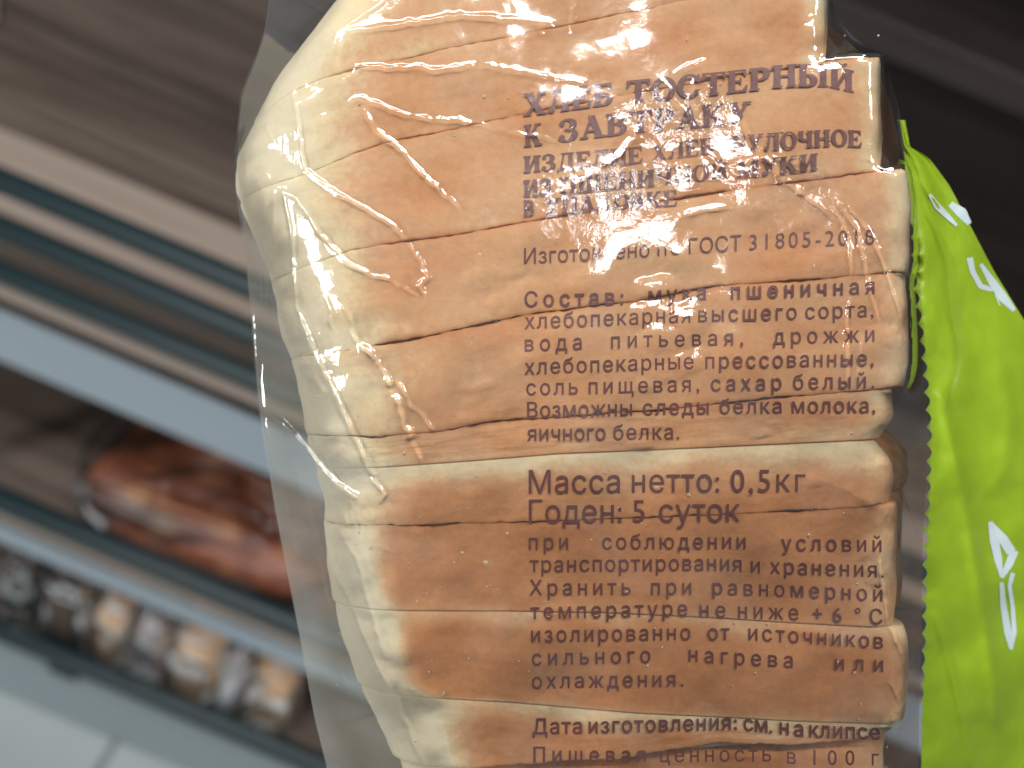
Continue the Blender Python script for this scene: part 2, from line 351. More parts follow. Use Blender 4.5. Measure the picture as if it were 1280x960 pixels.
packaged(-0.166, 0.80, Z3, 0.034, 0.13, 0.12, M_PAPER, 20, 'thin greyish wrapped loaf beside the tan loaf nearest the sliced bread', 0, 'wrapped loaves on the lower shelves')
packaged(-0.118, 0.80, Z3, 0.062, 0.13, 0.135, M_TAN, 19, 'tan loaf on the bottom shelf partly covered by the sliced bread bag', 0, 'wrapped loaves on the lower shelves')

# ------------------------------------------------------------------ the sliced loaf
f_l = smooth1(pl([(-80, 470), (0, 398), (40, 352), (75, 326), (130, 300), (180, 300), (235, 318), (300, 340), (340, 350), (400, 357), (470, 376), (545, 386), (640, 408), (700, 408), (760, 415), (830, 430), (900, 454), (960, 480), (1060, 520)]), -80, 1060, 10)
f_c = smooth1(pl([(-80, 480), (0, 440), (100, 405), (150, 400), (200, 402), (260, 408), (330, 420), (400, 432), (500, 450), (600, 468), (655, 464), (680, 462), (760, 480), (860, 502), (905, 560), (960, 575), (1060, 590)]), -80, 1060, 8)
SEAMS = [
    [(280, 40), (420, -20), (640, -70), (1100, -130)],
    [(280, 152), (300, 140), (350, 112), (400, 95), (470, 78), (600, 52), (760, 20), (1100, -50)],
    [(280, 240), (320, 229), (360, 220), (400, 208), (435, 193), (480, 178), (600, 153), (800, 114), (1037, 76), (1140, 60)],
    [(300, 352), (345, 340), (400, 325), (430, 313), (490, 303), (560, 295), (640, 280), (800, 255), (960, 232), (1103, 212), (1180, 202)],
    [(320, 452), (372, 444), (410, 440), (500, 428), (570, 412), (650, 395), (800, 375), (900, 357), (1000, 350), (1140, 339), (1180, 336)],
    [(330, 548), (385, 546), (470, 547), (540, 540), (640, 525), (800, 515), (1000, 495), (1130, 484), (1180, 480)],
    [(330, 592), (480, 584), (590, 576), (700, 567), (800, 563), (1000, 554), (1105, 549), (1180, 547)],
    [(330, 664), (440, 660), (640, 655), (740, 651), (1000, 641), (1120, 632), (1180, 628)],
    [(380, 768), (480, 768), (640, 768), (760, 770), (900, 777), (1000, 784), (1100, 790), (1180, 794)],
    [(400, 878), (490, 880), (560, 882), (640, 886), (800, 900), (900, 905), (1000, 911), (1100, 915), (1180, 917)],
    [(400, 985), (560, 975), (800, 958), (900, 940), (990, 943), (1070, 941), (1135, 927), (1180, 922)],
    [(400, 1090), (640, 1080), (900, 1060), (1180, 1040)],
]
F_SEAM = [smooth1(pl(s), 250, 1220, 7) for s in SEAMS]
XRS = [1032, 1036, 1104, 1139, 1137, 1120, 1120, 1128, 1146, 1133, 1128]     # right edge of each slice
GAPS = [.9, .9, 1.05, 1.1, 1.3, 1.15, 0.15, 1.05, 0.2, 0.2, 1.6, 2]            # gap at each seam
DZ = [-2, -1, 0, 1, 1, 0, 0, -1, -1, -2, -34]
BAKE = [0.46, 0.55, 0.55, 0.53, 0.56, 0.58, 0.62, 0.78, 0.80, 0.74, 0.8]
TOPBAND = [0, 0, 0, 0, 0, 0, 34, 0, 17, 30, 0]                              # paler band under the upper cut
CW = [65, 75, 85, 85, 75, 70, 60, 24, 24, 36, 30]                             # softness of the pale shoulder
def ztop(y): return -34 * sm(380, 1060, y) ** 1.0
DEPTH = 480
SLICE_LABELS = [
    'bread slice at the rounded upper end of the loaf, above the bold title',
    'toast slice under the first word of the bold title, set back on the green side',
    'toast slice with three jagged film glints on it, reaching the title last letters',
    'toast slice below the title, under the white glare and the standard number line',
    'toast slice under the first ingredient lines, ending beside the scalloped green edge',
    'thin wedge toast slice under the last ingredient lines with a notch at its end',
    'toast slice with a pale band along its upper cut, under the net weight line',
    'deep brown toast slice under the transport and storage lines',
    'deep brown toast slice under the temperature and heat source lines',
    'toast slice with a wide pale shoulder under the production date line',
    'shaded toast slice at the lowest end of the bag under the nutrition line',
]
NT, MW = 300, 56
BREAD_PTS = []
for i in range(len(SEAMS) - 1):
    ft, fb = F_SEAM[i], F_SEAM[i + 1]
    wv = np.linspace(0, 1, MW); wv = np.concatenate([[0, .012, .03], wv[2:-2], [.97, .988, 1]]); M2 = len(wv)
    ycen = np.array([ft(420.) + (fb(420.) - ft(420.)) * q for q in wv])
    fl_raw = f_l(ycen); xl = 640 + (fl_raw - 640) * 1.085 + 0.9 * noise1(200, 60, 40 + i)[:M2]
    rz_l = 105.0; cx = 640 + (f_c(ycen) - 640) * 1.0 + 40
    if i < 4: cx = cx + 15
    xr = np.full(M2, 640 + (XRS[i] - 640) * 1.028) - 3 * np.abs(2 * wv - 1) ** 4 + 0.9 * noise1(200, 60, 80 + i)[:M2]
    if i == 5: xr = xr - 16 * sm(.5, 1, wv)
    if i == 6: xr = xr - 18 * sm(.45, 0, wv)
    if i == 0: xr = xr - 10 * sm(.5, 0, wv)
    rw, rz_r = 46.0, 62.0
    # profile: side, shoulder arc, top, corner arc, side
    t = np.linspace(0, 1, NT)
    a1, a2, a3, a4 = 0.10, 0.34, 0.80, 0.92
    X = np.zeros((NT, M2)); Z = np.zeros((NT, M2)); NX = np.zeros((NT, M2)); NZ = np.zeros((NT, M2))
    for k in range(M2):
        wl = cx[k] - xl[k]
        for q in range(NT):
            tt = t[q]
            if tt <= a1:
                X[q, k] = xl[k] + 6 * (1 - tt / a1); Z[q, k] = -DEPTH + (DEPTH - rz_l) * (tt / a1); nx, nz = -1, 0
            elif tt <= a2:
                an = (tt - a1) / (a2 - a1) * math.pi / 2; e = 0.86
                X[q, k] = xl[k] + wl * (1 - math.cos(an) ** e); Z[q, k] = -rz_l + rz_l * math.sin(an) ** e; nx, nz = -math.cos(an), math.sin(an)
            elif tt <= a3:
                X[q, k] = cx[k] + (xr[k] - rw - cx[k]) * (tt - a2) / (a3 - a2); Z[q, k] = 0; nx, nz = 0, 1
            elif tt <= a4:
                an = (tt - a3) / (a4 - a3) * math.pi / 2; e = 0.8
                X[q, k] = xr[k] - rw + rw * math.sin(an) ** e; Z[q, k] = -rz_r + rz_r * math.cos(an) ** e; nx, nz = math.sin(an), math.cos(an)
            else:
                X[q, k] = xr[k] - 8 * (tt - a4) / (1 - a4) + {5: 45, 6: 72, 7: 58, 8: 24}.get(i, 0) * float(sm(0.02, .3, (tt - a4) / (1 - a4))); Z[q, k] = -rz_r - (DEPTH - rz_r) * (tt - a4) / (1 - a4); nx, nz = 1, 0
            NX[q, k] = nx; NZ[q, k] = nz
    yt = ft(X) ; yb = fb(X)
    jt = 0.35 * noise1(NT, 6, 200 + i) + 0.7 * noise1(NT, 36, 300 + i); jb = 0.35 * noise1(NT, 6, 201 + i + 40) + 0.7 * noise1(NT, 36, 301 + i + 40)
    gt, gb = GAPS[i], GAPS[i + 1]; gt, gb = (gt if gt > .5 else 0.0), (gb if gb > .5 else 0.0)
    gm = np.clip(0.9 + 0.6 * noise1(NT, 60, 500 + i), 0.15, 2)
    fade = sm(380, 470, X)                                       # cuts close up on the soft pale shoulder
    yt = yt + (gt * 0.5 * gm[:, None] + jt[:, None] * min(1, gt)) * (0.45 + 0.55 * fade) + 0.12 * (gt > .5)
    yb = yb - (gb * 0.5 * gm[:, None] - jb[:, None] * min(1, gb)) * (0.45 + 0.55 * fade) - 0.12 * (gb > .5)
    W = wv[None, :]
    Y = yt + (yb - yt) * W
    th = np.maximum(yb - yt, 6)
    dt = W * th; db = (1 - W) * th
    rnd = (1.5 * (gt > .5) * min(1.2, .35 + gt / 2.5) * np.exp(-dt / 2.2) + 1.5 * (gb > .5) * min(1.2, .35 + gb / 2.5) * np.exp(-db / 2.2))
    body = 0.6 * np.sin(np.pi * W) ** 0.7
    nz2 = fnoise(NT, M2, 26, 600 + i) * 0.4 + fnoise(NT, M2, 9, 700 + i) * 0.1
    off = body - rnd + nz2 * np.minimum(1, np.minimum(dt, db) / 8)
    if TOPBAND[i]: off = off - 3.5 * np.exp(-dt / (0.6 * TOPBAND[i]))
    Xf = X + NX * off; Zf = Z + NZ * off + ztop(Y) + DZ[i] + 7 * np.sin(np.pi * np.clip((X - 350) / 800, 0, 1)) - 7
    if True:
        def lip(k, s_): return Xf[:, k] - NX[:, k] * 16 , Y[:, k] + s_ * 0.3, Zf[:, k] - NZ[:, k] * 16
        a_, b_ = lip(0, -1), lip(-1, 1)
        LIP = (a_, b_)
    BREAD_PTS.append(np.stack([Xf, Y, Zf], -1).reshape(-1, 3))
    # how far the crust is baked at each point
    c0 = f_c(Y)
    bake = BAKE[i] * sm(-CW[i] * 0.9, CW[i] * 1.2, X - c0 - 4)
    lo = 0.30 if i < 6 else 0.42
    redge = sm(5, 95, XRS[i] - X); bake = np.minimum(bake, lo + (1 - lo) * redge)
    bake = bake + 0.055 * fnoise(NT, M2, 60, 800 + i) * (bake > .1)
    if TOPBAND[i]:
        h = TOPBAND[i]; k_ = sm(0.1 * h, 1.5 * h, dt + 5 * noise1(NT, 40, 900 + i)[:, None]); lo_ = {6: .36, 8: .58, 9: .42}[i]; bake = bake * (lo_ + (1 - lo_) * k_)
    if i == 6: bake = bake + 0.16 * sm(.5, .95, W) * sm(430, 520, X)
    if i == 5: bake = bake * (1 - 0.25 * sm(.5, 1, W))
    if i in (7, 8): bake = bake * (1 - 0.45 * np.exp(-db / 7.0))
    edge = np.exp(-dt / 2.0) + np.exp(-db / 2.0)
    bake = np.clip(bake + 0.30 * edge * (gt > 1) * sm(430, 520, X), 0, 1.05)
    bake = np.where((Z < -rz_l * 0.9) & (X < 700), 0.06, bake); bake = np.where((X > 700) & (Z < -50), np.maximum(bake, lo + (.85 - lo) * sm(-50, -85, Z)), bake)
    oy = float(ft(700.) + fb(700.)) / 2
    O = np.array([0, 0, 0]) + loc3(np.array(720.), np.array(oy), np.array(-DEPTH / 2.))
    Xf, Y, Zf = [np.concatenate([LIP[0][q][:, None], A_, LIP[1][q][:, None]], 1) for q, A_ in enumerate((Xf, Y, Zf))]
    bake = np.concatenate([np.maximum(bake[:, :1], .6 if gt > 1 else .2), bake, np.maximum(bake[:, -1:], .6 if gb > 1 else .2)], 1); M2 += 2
    V = loc3(Xf, Y, Zf) - O
    root = bpy.data.objects.new('bread_slice', None); COL.objects.link(root)
    place_local(root, (720, oy, -DEPTH / 2.)); tag(root, SLICE_LABELS[i], 'bread slice', 'slices of the toast loaf in the bag')
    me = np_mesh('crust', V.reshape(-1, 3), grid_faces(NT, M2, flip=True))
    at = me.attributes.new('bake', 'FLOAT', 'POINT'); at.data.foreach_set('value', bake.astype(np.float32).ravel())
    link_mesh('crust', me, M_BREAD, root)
    # the crumb: the two cut faces and the underside, closing the slice
    e0 = V[:, 0]; e1 = V[:, -1]; sub = slice(0, NT, 3)
    e0 = e0[sub]; e1 = e1[sub]; n = len(e0)
    VV = np.concatenate([e0, e1]); FF = []
    h = n // 2
    for q in range(h - 1):
        FF.append((q, q + 1, n - 2 - q, n - 1 - q)); FF.append((n + q + 1, n + q, n + n - 1 - q, n + n - 2 - q))
    FF.append((0, n - 1, 2 * n - 1, n))
    link_mesh('crumb', np_mesh('crumb', VV, FF, False), M_CRUMB, root)

# ------------------------------------------------------------------ the bag: height field of the front film
GX0, GX1, GY0, GY1 = 200, 1300, -120, 1120
gy = np.arange(GY0, GY1 + 1); gx = np.arange(GX0, GX1 + 1); NXg, NYg = len(gx), len(gy)
ZE_L = -88.0
bagL_px = smooth1(pl([(-120, 305), (0, 338), (40, 332), (75, 320), (120, 302), (180, 297), (235, 300), (330, 308), (450, 319), (512, 325), (640, 345), (790, 374), (900, 394), (960, 409), (1120, 440)]), -120, 1120, 9)
# the scalloped border of the green print, and the outline of the clear part above it
scal_px = smooth1(pl([(-120, 1000), (-20, 1010), (20, 1030), (80, 1098), (130, 1118), (180, 1127), (250, 1135), (300, 1142), (350, 1143), (400, 1150), (480, 1158), (540, 1162), (620, 1160), (700, 1156), (800, 1155), (900, 1152), (1120, 1150)]), -120, 1120, 8)
ZE_R = -78.0
def bagL(y):
    return 640 + (bagL_px(480 + (y - 480) / (1 - ZE_L / DP)) - 640) * (1 - ZE_L / DP)
def bagR(y):
    return 640 + (scal_px(480 + (y - 480) / (1 - ZE_R / DP)) - 640) * (1 - ZE_R / DP)
rs_env = smooth1(pl([(-120, 1030), (60, 1034), (85, 1098), (205, 1104), (220, 1138), (480, 1138), (500, 1124), (620, 1122), (700, 1130), (820, 1146), (900, 1136), (1120, 1128)]), -120, 1120, 14)
FZ = np.zeros((NYg, NXg))
def hull_row(px, pz):
    o = np.argsort(px); pts = [(px[k], pz[k]) for k in o]; h = []
    for p in pts:
        while len(h) >= 2 and (h[-1][0] - h[-2][0]) * (p[1] - h[-2][1]) - (h[-1][1] - h[-2][1]) * (p[0] - h[-2][0]) >= 0: h.pop()
        h.append(p)
    return np.array(h)
f_ls = smooth1(f_l, -80, 1060, 24); f_cs = smooth1(f_c, -80, 1060, 24)
an = np.linspace(0, math.pi / 2, 14)
rows = np.arange(0, NYg, 6)
ROWZ = np.zeros((len(rows), NXg))
for a, rI in enumerate(rows):
    y = float(gy[rI]); yy = min(max(y, -70), 1050)
    xl_ = 640 + (f_ls(yy) - 640) * 1.085; cx_ = f_cs(yy) + 40 + (15 if y < 430 else 0); xr_ = 640 + (rs_env(y) - 640) * 1.028
    zt = float(ztop(np.array(yy)))
    ax = xl_ + (cx_ - xl_) * (1 - np.cos(an) ** .86); az = -105 + 105 * np.sin(an) ** .86
    tx = np.linspace(cx_, xr_ - 46, 20); tz = 7 * np.sin(np.pi * np.clip((tx - 350) / 800, 0, 1)) - 7 + 1
    bx = xr_ - 46 + 46 * np.sin(an[1:]) ** .8; bz = -62 + 62 * np.cos(an[1:]) ** .8 - 7
    cl = 2.8
    px = np.concatenate([[bagL(y)], ax - cl * np.cos(an), tx, bx + 4 * np.sin(an[1:]), [max(bagR(y), xr_ + 8)]])
    pz = np.concatenate([[ZE_L], az + cl * np.sin(an) - 5 + zt, tz + cl + zt, bz + cl * np.cos(an[1:]) + zt, [ZE_R]])
    h = hull_row(px, pz)
    ROWZ[a] = np.interp(gx, h[:, 0], h[:, 1])
for k in range(NXg): FZ[:, k] = np.interp(np.arange(NYg), rows, ROWZ[:, k])
def gblur(A, r):
    k = np.exp(-0.5 * (np.arange(-3 * r, 3 * r + 1) / r) ** 2); k /= k.sum()
    P = np.pad(A, ((3 * r, 3 * r), (0, 0)), mode='edge'); A = sum(k[q] * P[q:q + A.shape[0]] for q in range(len(k)))
    P = np.pad(A, ((0, 0), (3 * r, 3 * r)), mode='edge'); return sum(k[q] * P[:, q:q + A.shape[1]] for q in range(len(k)))
FZ = gblur(FZ, 7)
# nothing of the loaf may poke through: lift the film over it
BM = np.full((NYg, NXg), -1e4); bp = np.concatenate(BREAD_PTS); bp = bp[bp[:, 2] > -75]
for dy in (-3, -1, 1, 3):
    for dx in (-4, -2, 0, 2, 4):
        ix = np.clip((bp[:, 0] - GX0 + dx).astype(int), 0, NXg - 1); iy = np.clip((bp[:, 1] - GY0 + dy).astype(int), 0, NYg - 1)
        np.maximum.at(BM, (iy, ix), bp[:, 2])
for ax_ in (0, 1):
    BM = np.maximum.reduce([np.roll(BM, k, ax_) for k in (-2, -1, 0, 1, 2)])
FILMLOW = BM + 1.0
for r_ in (14, 10, 7, 5): FZ = gblur(np.maximum(FZ, FILMLOW + 0.9), r_)
XX, YY = np.meshgrid(gx.astype(float), gy.astype(float))
# where the film is crumpled
CR = np.zeros_like(FZ)
for (cx_, cy_, rx, ry, k) in [(760, 235, 85, 36, .85), (845, 145, 55, 36, .85), (1010, 245, 75, 45, 0.8), (700, 260, 50, 45, 0.9), (1060, 330, 50, 70, .5), (430, 560, 60, 80, .25), (480, 330, 70, 60, .25)]:
    CR = np.maximum(CR, k * np.exp(-((XX - cx_) / rx) ** 2 - ((YY - cy_) / ry) ** 2))
CR = np.clip(CR * (1 + 0.35 * fnoise(NYg, NXg, 60, 31)), 0, 1)
FZ += 1.0 * fnoise(NYg, NXg, 230, 21) + 0.16 * fnoise(NYg, NXg, 85, 22) + 0.02 * fnoise(NYg, NXg, 24, 23)
FZ += CR * (0.17 * fnoise(NYg, NXg, 34, 24) + 0.085 * fnoise(NYg, NXg, 15, 25) + 0.06 * fnoise(NYg, NXg, 7, 26))
# creases: (points, width, height, raggedness)
CREASES = [
    ([(430, 34), (436, 38), (460, 36), (475, 33), (535, 25), (575, 18), (595, 20), (650, 24), (690, 30)], 4.0, 3.4, .7),
    ([(430, 35), (440, 27), (455, 17), (485, -5)], 3.5, 2.4, .5),
    ([(428, 101), (440, 96), (446, 82), (490, 85), (520, 82), (545, 88), (590, 80)], 4.2, 3.6, .8),
    ([(598, 80), (640, 86), (680, 94), (730, 104)], 5, 2.0, .6),
    ([(420, 62), (425, 50), (418, 85)], 3, 1.6, .8),
    ([(436, 128), (442, 122), (455, 122), (475, 130), (500, 141), (540, 150), (580, 152), (600, 154), (618, 162)], 3.6, 3.0, .9),
    ([(618, 161), (650, 167), (700, 175)], 4, 1.6, .6),
    ([(456, 138), (466, 155), (480, 172), (505, 190), (512, 200), (525, 215), (550, 238), (574, 260)], 4.2, 4.6, .9),
    ([(365, 112), (370, 135), (374, 165), (378, 195), (382, 214), (410, 235), (440, 252), (465, 266), (490, 280), (508, 300), (522, 322)], 3.4, 4.2, .6),
    ([(332, 152), (340, 170), (347, 182)], 3, 2, .5),
    ([(353, 240), (360, 268), (364, 300), (366, 345), (369, 385)], 3.4, 5.5, .4),
    ([(355, 241), (372, 248), (388, 272), (400, 292), (412, 305), (436, 330), (462, 344), (490, 350), (522, 368)], 3.6, 4.6, .8),
    ([(520, 318), (527, 326), (531, 340), (535, 346), (524, 356), (532, 368)], 4.5, 5.2, 1.0),
    ([(370, 385), (380, 410), (390, 435), (402, 458), (416, 484), (428, 515), (440, 540), (452, 565), (458, 582), (466, 592)], 5.0, 10, .4),
    ([(440, 540), (450, 552), (462, 578), (470, 590)], 3.2, 2.8, .6),
    ([(466, 600), (474, 608), (480, 616), (474, 626)], 4.0, 6.0, 1.0),
    ([(326, 511), (340, 517), (352, 527), (370, 545), (384, 562), (402, 585), (420, 604), (444, 620)], 5.0, 14, .25),
    ([(438, 412), (448, 428), (462, 440), (474, 448)], 9, 5, 1.4),
    ([(472, 452), (486, 478), (497, 500), (503, 522), (512, 545), (520, 560), (527, 578)], 8, 5.5, 1.5),
    ([(488, 470), (505, 490), (522, 512), (545, 538)], 6, 2.6, 1.3),
    ([(408, 372), (412, 385), (414, 408)], 4, 2.0, .8), ([(425, 378), (436, 392), (440, 405)], 4, 2.0, .8),
    ([(342, 240), (340, 300), (334, 380), (327, 460), (325, 512)], 2.6, 2.6, .25),
    ([(306, 140), (307, 220), (311, 330), (318, 430), (325, 510)], 2.4, 2.2, .25),
    ([(328, 515), (345, 548), (360, 575), (372, 590)], 2.6, 1.8, .2), ([(328, 516), (345, 600), (368, 690), (385, 790)], 2.6, 1.8, .25),
    ([(930, 150), (940, 172), (955, 196), (975, 216), (1000, 238), (1030, 262), (1048, 275)], 7, 4.6, .8),
    ([(1040, 258), (1056, 280), (1064, 310), (1064, 345)], 4, 3.4, .5),
    ([(1050, 255), (1072, 285), (1080, 320), (1088, 360), (1100, 402)], 3.6, 4.0, .4),
    ([(1062, 258), (1085, 285), (1102, 320), (1118, 365), (1138, 432)], 3.6, 4.0, .3),
    ([(1063, 375), (1059, 405), (1060, 440), (1060, 472)], 4.5, 5.0, .5),
    ([(1080, 420), (1074, 446), (1074, 490)], 3.0, 2.2, .4),
    ([(868, 100), (866, 130), (872, 165), (885, 195), (910, 220)], 4, 3.4, .8), ([(830, 100), (845, 128), (862, 150), (880, 185)], 5, 3.6, .8),
    ([(880, 185), (900, 208), (930, 222)], 4, 3, .8), ([(690, 250), (700, 240), (745, 215), (780, 190), (800, 160)], 6, 3.0, 1.0),
    ([(850, 270), (880, 262), (910, 258)], 7, 3.4, .8), ([(880, 75), (860, 82), (845, 90)], 4, 2.2, .8),
    ([(900, 210), (940, 200), (985, 196), (1015, 205)], 6, 2.6, .8),
    ([(715, -10), (714, 15), (712, 38)], 3, 2.8, .3), ([(672, 25), (678, 38)], 4, 2.6, .7),
    ([(1122, 590), (1130, 625), (1140, 655), (1150, 682)], 3.4, 5.5, .4), ([(1100, 700), (1110, 760), (1122, 800), (1136, 832), (1152, 862)], 3.6, 5.5, .5),
    ([(1114, 852), (1122, 868), (1130, 884)], 3.4, 2.8, .4), ([(1150, 862), (1130, 880), (1120, 920), (1118, 970)], 3.4, 2.6, .4),
    ([(395, 690), (430, 740), (455, 800), (490, 870), (530, 960)], 9, 3.0, .3), ([(380, 800), (398, 880), (415, 975)], 4, 2.4, .3), ([(340, 560), (362, 660), (384, 760), (402, 860), (420, 970)], 3.4, 3.4, .3),
    ([(352, 530), (380, 620), (404, 700), (420, 790)], 5, 3.0, .4), ([(322, 420), (330, 520), (352, 640), (376, 760)], 3, 3.0, .25), ([(330, 250), (326, 330), (330, 420)], 3, 2.6, .3),
    ([(420, 800), (440, 870), (462, 960)], 5, 3.0, .4), ([(396, 640), (420, 720), (436, 770)], 4, 2.6, .5),
    ([(420, 660), (446, 700), (462, 760), (480, 820)], 8, 2.2, .5),
    ([(990, 590), (1060, 610), (1110, 640)], 9, 1.0, .5),
]
def fz_at(x, y):
    fx = np.clip(x - GX0, 0, NXg - 1.001); fy = np.clip(y - GY0, 0, NYg - 1.001); ix = fx.astype(int); iy = fy.astype(int); tx = fx - ix; ty = fy - iy
    return (FZ[iy, ix] * (1 - tx) + FZ[iy, ix + 1] * tx) * (1 - ty) + (FZ[iy + 1, ix] * (1 - tx) + FZ[iy + 1, ix + 1] * tx) * ty
def to_film(px, py, it=4):
    """the point of the film that stands where (px, py) is measured at the focus plane"""
    px = np.asarray(px, float); py = np.asarray(py, float); x, y = px, py
    for _ in range(it):
        z = fz_at(x, y); x, y = unproj(px, py, z)
    return x, y, fz_at(x, y)
DETAIL = np.zeros_like(FZ)
for ci, (pts, wd, ht, rag) in enumerate(CREASES):
    rg = random.Random(100 + ci); P = np.array(pts, float)
    xs, ys, _ = to_film(P[:, 0], P[:, 1]); Q = [(xs[0], ys[0])]
    for k in range(1, len(xs)):
        L = math.hypot(xs[k] - xs[k - 1], ys[k] - ys[k - 1]); n = max(1, int(L / 7))
        for q in range(1, n + 1):
            s = q / n; j = rag * 1.3 if q < n else 0
            Q.append((xs[k - 1] + (xs[k] - xs[k - 1]) * s + rg.gauss(0, j), ys[k - 1] + (ys[k] - ys[k - 1]) * s + rg.gauss(0, j)))
    n = len(Q); H = np.array([ht * (0.35 + 0.65 * min(1, 4 * min(k + .5, n - k - .5) / n)) * max(.3, 1 + rag * .35 * rg.gauss(0, 1)) for k in range(n)])
    pad = int(wd * 3.2 + 3); qa = np.array(Q)
    x1 = max(int(qa[:, 0].min()) - pad, GX0); x2 = min(int(qa[:, 0].max()) + pad, GX1); y1 = max(int(qa[:, 1].min()) - pad, GY0); y2 = min(int(qa[:, 1].max()) + pad, GY1)
    sx = slice(x1 - GX0, x2 - GX0 + 1); sy = slice(y1 - GY0, y2 - GY0 + 1); A = XX[sy, sx]; B = YY[sy, sx]
    best = np.full(A.shape, 1e9); hh = np.zeros(A.shape)
    for k in range(n - 1):
        ax_, ay_ = Q[k]; bx_, by_ = Q[k + 1]; dx, dy = bx_ - ax_, by_ - ay_; l2 = dx * dx + dy * dy + 1e-9
        tt = np.clip(((A - ax_) * dx + (B - ay_) * dy) / l2, 0, 1); d = np.hypot(A - ax_ - tt * dx, B - ay_ - tt * dy)
        m_ = d < best; best = np.where(m_, d, best); hh = np.where(m_, H[k] + (H[k + 1] - H[k]) * tt, hh)
    wd *= 0.55; r = best / wd
    DETAIL[sy, sx] = np.maximum(DETAIL[sy, sx], 0.42 * hh * (0.8 * np.exp(-r * 1.25) + 0.2 / (1 + r ** 2) * np.clip(1 - best / pad, 0, 1)))
FZ = gblur(np.maximum(FZ, FILMLOW + 0.4), 1) + gblur(DETAIL, 1)

bag = bpy.data.objects.new('bread_bag', None); COL.objects.link(bag); place_local(bag)
tag(bag, 'clear crinkled bread bag with brown printed text and a green printed side', 'bread bag')
# front film sheet
step = 1.4
vy = np.arange(-90, 1090, step); NU = 700; uu = np.linspace(0, 1, NU)
L_ = bagL(vy); R_ = bagR(vy)
VX = L_[:, None] + (R_ - L_)[:, None] * uu[None]; VY = np.repeat(vy[:, None], NU, 1)
VZ = fz_at(VX, VY)
FV = loc3(VX, VY, VZ).reshape(-1, 3)
def samp(A, x, y):
    return A[np.clip((y - GY0).astype(int), 0, NYg - 1), np.clip((x - GX0).astype(int), 0, NXg - 1)]
# back sheet: from the left fold round behind the loaf
nb, mb = 120, 90; by = np.linspace(-90, 1089, nb); bu = np.linspace(0, 1, mb)
bl = bagL(by); br = bagR(by) + 60 * sm(200, 330, by) * sm(600, 420, by)
BX = bl[:, None] + (br - bl)[:, None] * bu[None] ; BY = np.repeat(by[:, None], mb, 1)
BZ = ZE_L + (ZE_R - 10 - ZE_L) * bu[None] - 470 * np.clip(np.sin(np.pi * bu[None]), 0, 1) ** 0.45 + 6 * fnoise(nb, mb, 25, 77) * np.sin(np.pi * bu)[None]
BV = loc3(BX, BY, BZ).reshape(-1, 3)
haze = (0.042 + 0.018 * fnoise(len(vy), NU, 110, 95)) * sm(540, 400, VX) * sm(330, 640, VY) + 0.012 * sm(420, 330, VX) + 0.012 * (fnoise(len(vy), NU, 140, 91) > 0.6)
haze = np.clip(gblur(haze, 3) + 0.025 * samp(CR, VX, VY), 0, .3)
crk = samp(CR, VX, VY)
link_mesh('back_film', np_mesh('back_film', BV, grid_faces(nb, mb)), M_BACK, bag)
me = np_mesh('clear_film', FV, grid_faces(len(vy), NU, 0, True))
for nm, arr in (('crinkle', crk), ('haze', haze)):
    at = me.attributes.new(nm, 'FLOAT', 'POINT'); at.data.foreach_set('value', arr.ravel().astype(np.float32))
film = link_mesh('clear_film', me, M_FILM, bag)

# green printed side with its scalloped border
gyv = np.arange(150, 1090, 1.5); NG = 150; gu = np.linspace(0, 1, NG)
gout_px = smooth1(pl([(150, 1128), (178, 1128), (186, 1142), (195, 1160), (230, 1186), (290, 1217), (340, 1243), (400, 1280), (470, 1330), (560, 1370), (1090, 1420)]), 150, 1090, 5)
pitch = 21.5
scal = scal_px(gyv); bump = 7.0 * (np.abs(np.sin(np.pi * (gyv - 340) / pitch)) - 0.55) * sm(235, 330, gyv) * sm(1000, 700, gyv)
gl, gr = scal, np.maximum(gout_px(gyv), scal + 10.0)
GXp = gl[:, None] + (gr - gl)[:, None] * gu[None] ** 1.15; GYp = np.repeat(gyv[:, None], NG, 1)
gd = GXp - gl[:, None]
GXp = GXp + bump[:, None] * np.clip(1 - gd / 16, 0, 1); gd = GXp - gl[:, None]
def ridge(pts, w):
    fx_ = pl([(p[1], p[0]) for p in pts]); d = GXp - fx_(GYp); lo, hi = pts[0][1], pts[-1][1]
    return np.exp(-(d / w) ** 2) * sm(lo - 1, lo + 30, GYp) * sm(hi + 1, hi - 30, GYp), d
GZ = ZE_R + 2 - 0.85 * gd - 0.0012 * gd ** 2
r1, d1 = ridge([(1172, 470), (1190, 560), (1212, 660), (1228, 760), (1243, 860), (1243, 920)], 9); GZ += 9 * r1 - 10 * np.exp(-((d1 - 26) / 20) ** 2) * sm(430, 600, GYp)
r2, _ = ridge([(1168, 760), (1184, 820), (1202, 890), (1222, 990)], 6); GZ += 6 * r2
r3, _ = ridge([(1245, 440), (1262, 520), (1258, 580), (1240, 625)], 12); GZ += 5 * r3
r4, d4 = ridge([(1140, 215), (1180, 262), (1215, 300), (1235, 330)], 10); GZ += 3 * r4
GZ -= 0.00085 * np.clip(GYp - 600, 0, None) ** 2
GZ += 5.0 * fnoise(len(gyv), NG, 110, 61) + 0.5 * fnoise(len(gyv), NG, 34, 62)
gXt, gYt = unproj(GXp, GYp, GZ)
gme = np_mesh('green_panel', loc3(gXt, gYt, GZ).reshape(-1, 3), grid_faces(len(gyv), NG, 0, True))
green = link_mesh('green_panel', gme, M_GREEN, bag)
green['label'] = 'bright green printed side of the bag with white lettering'
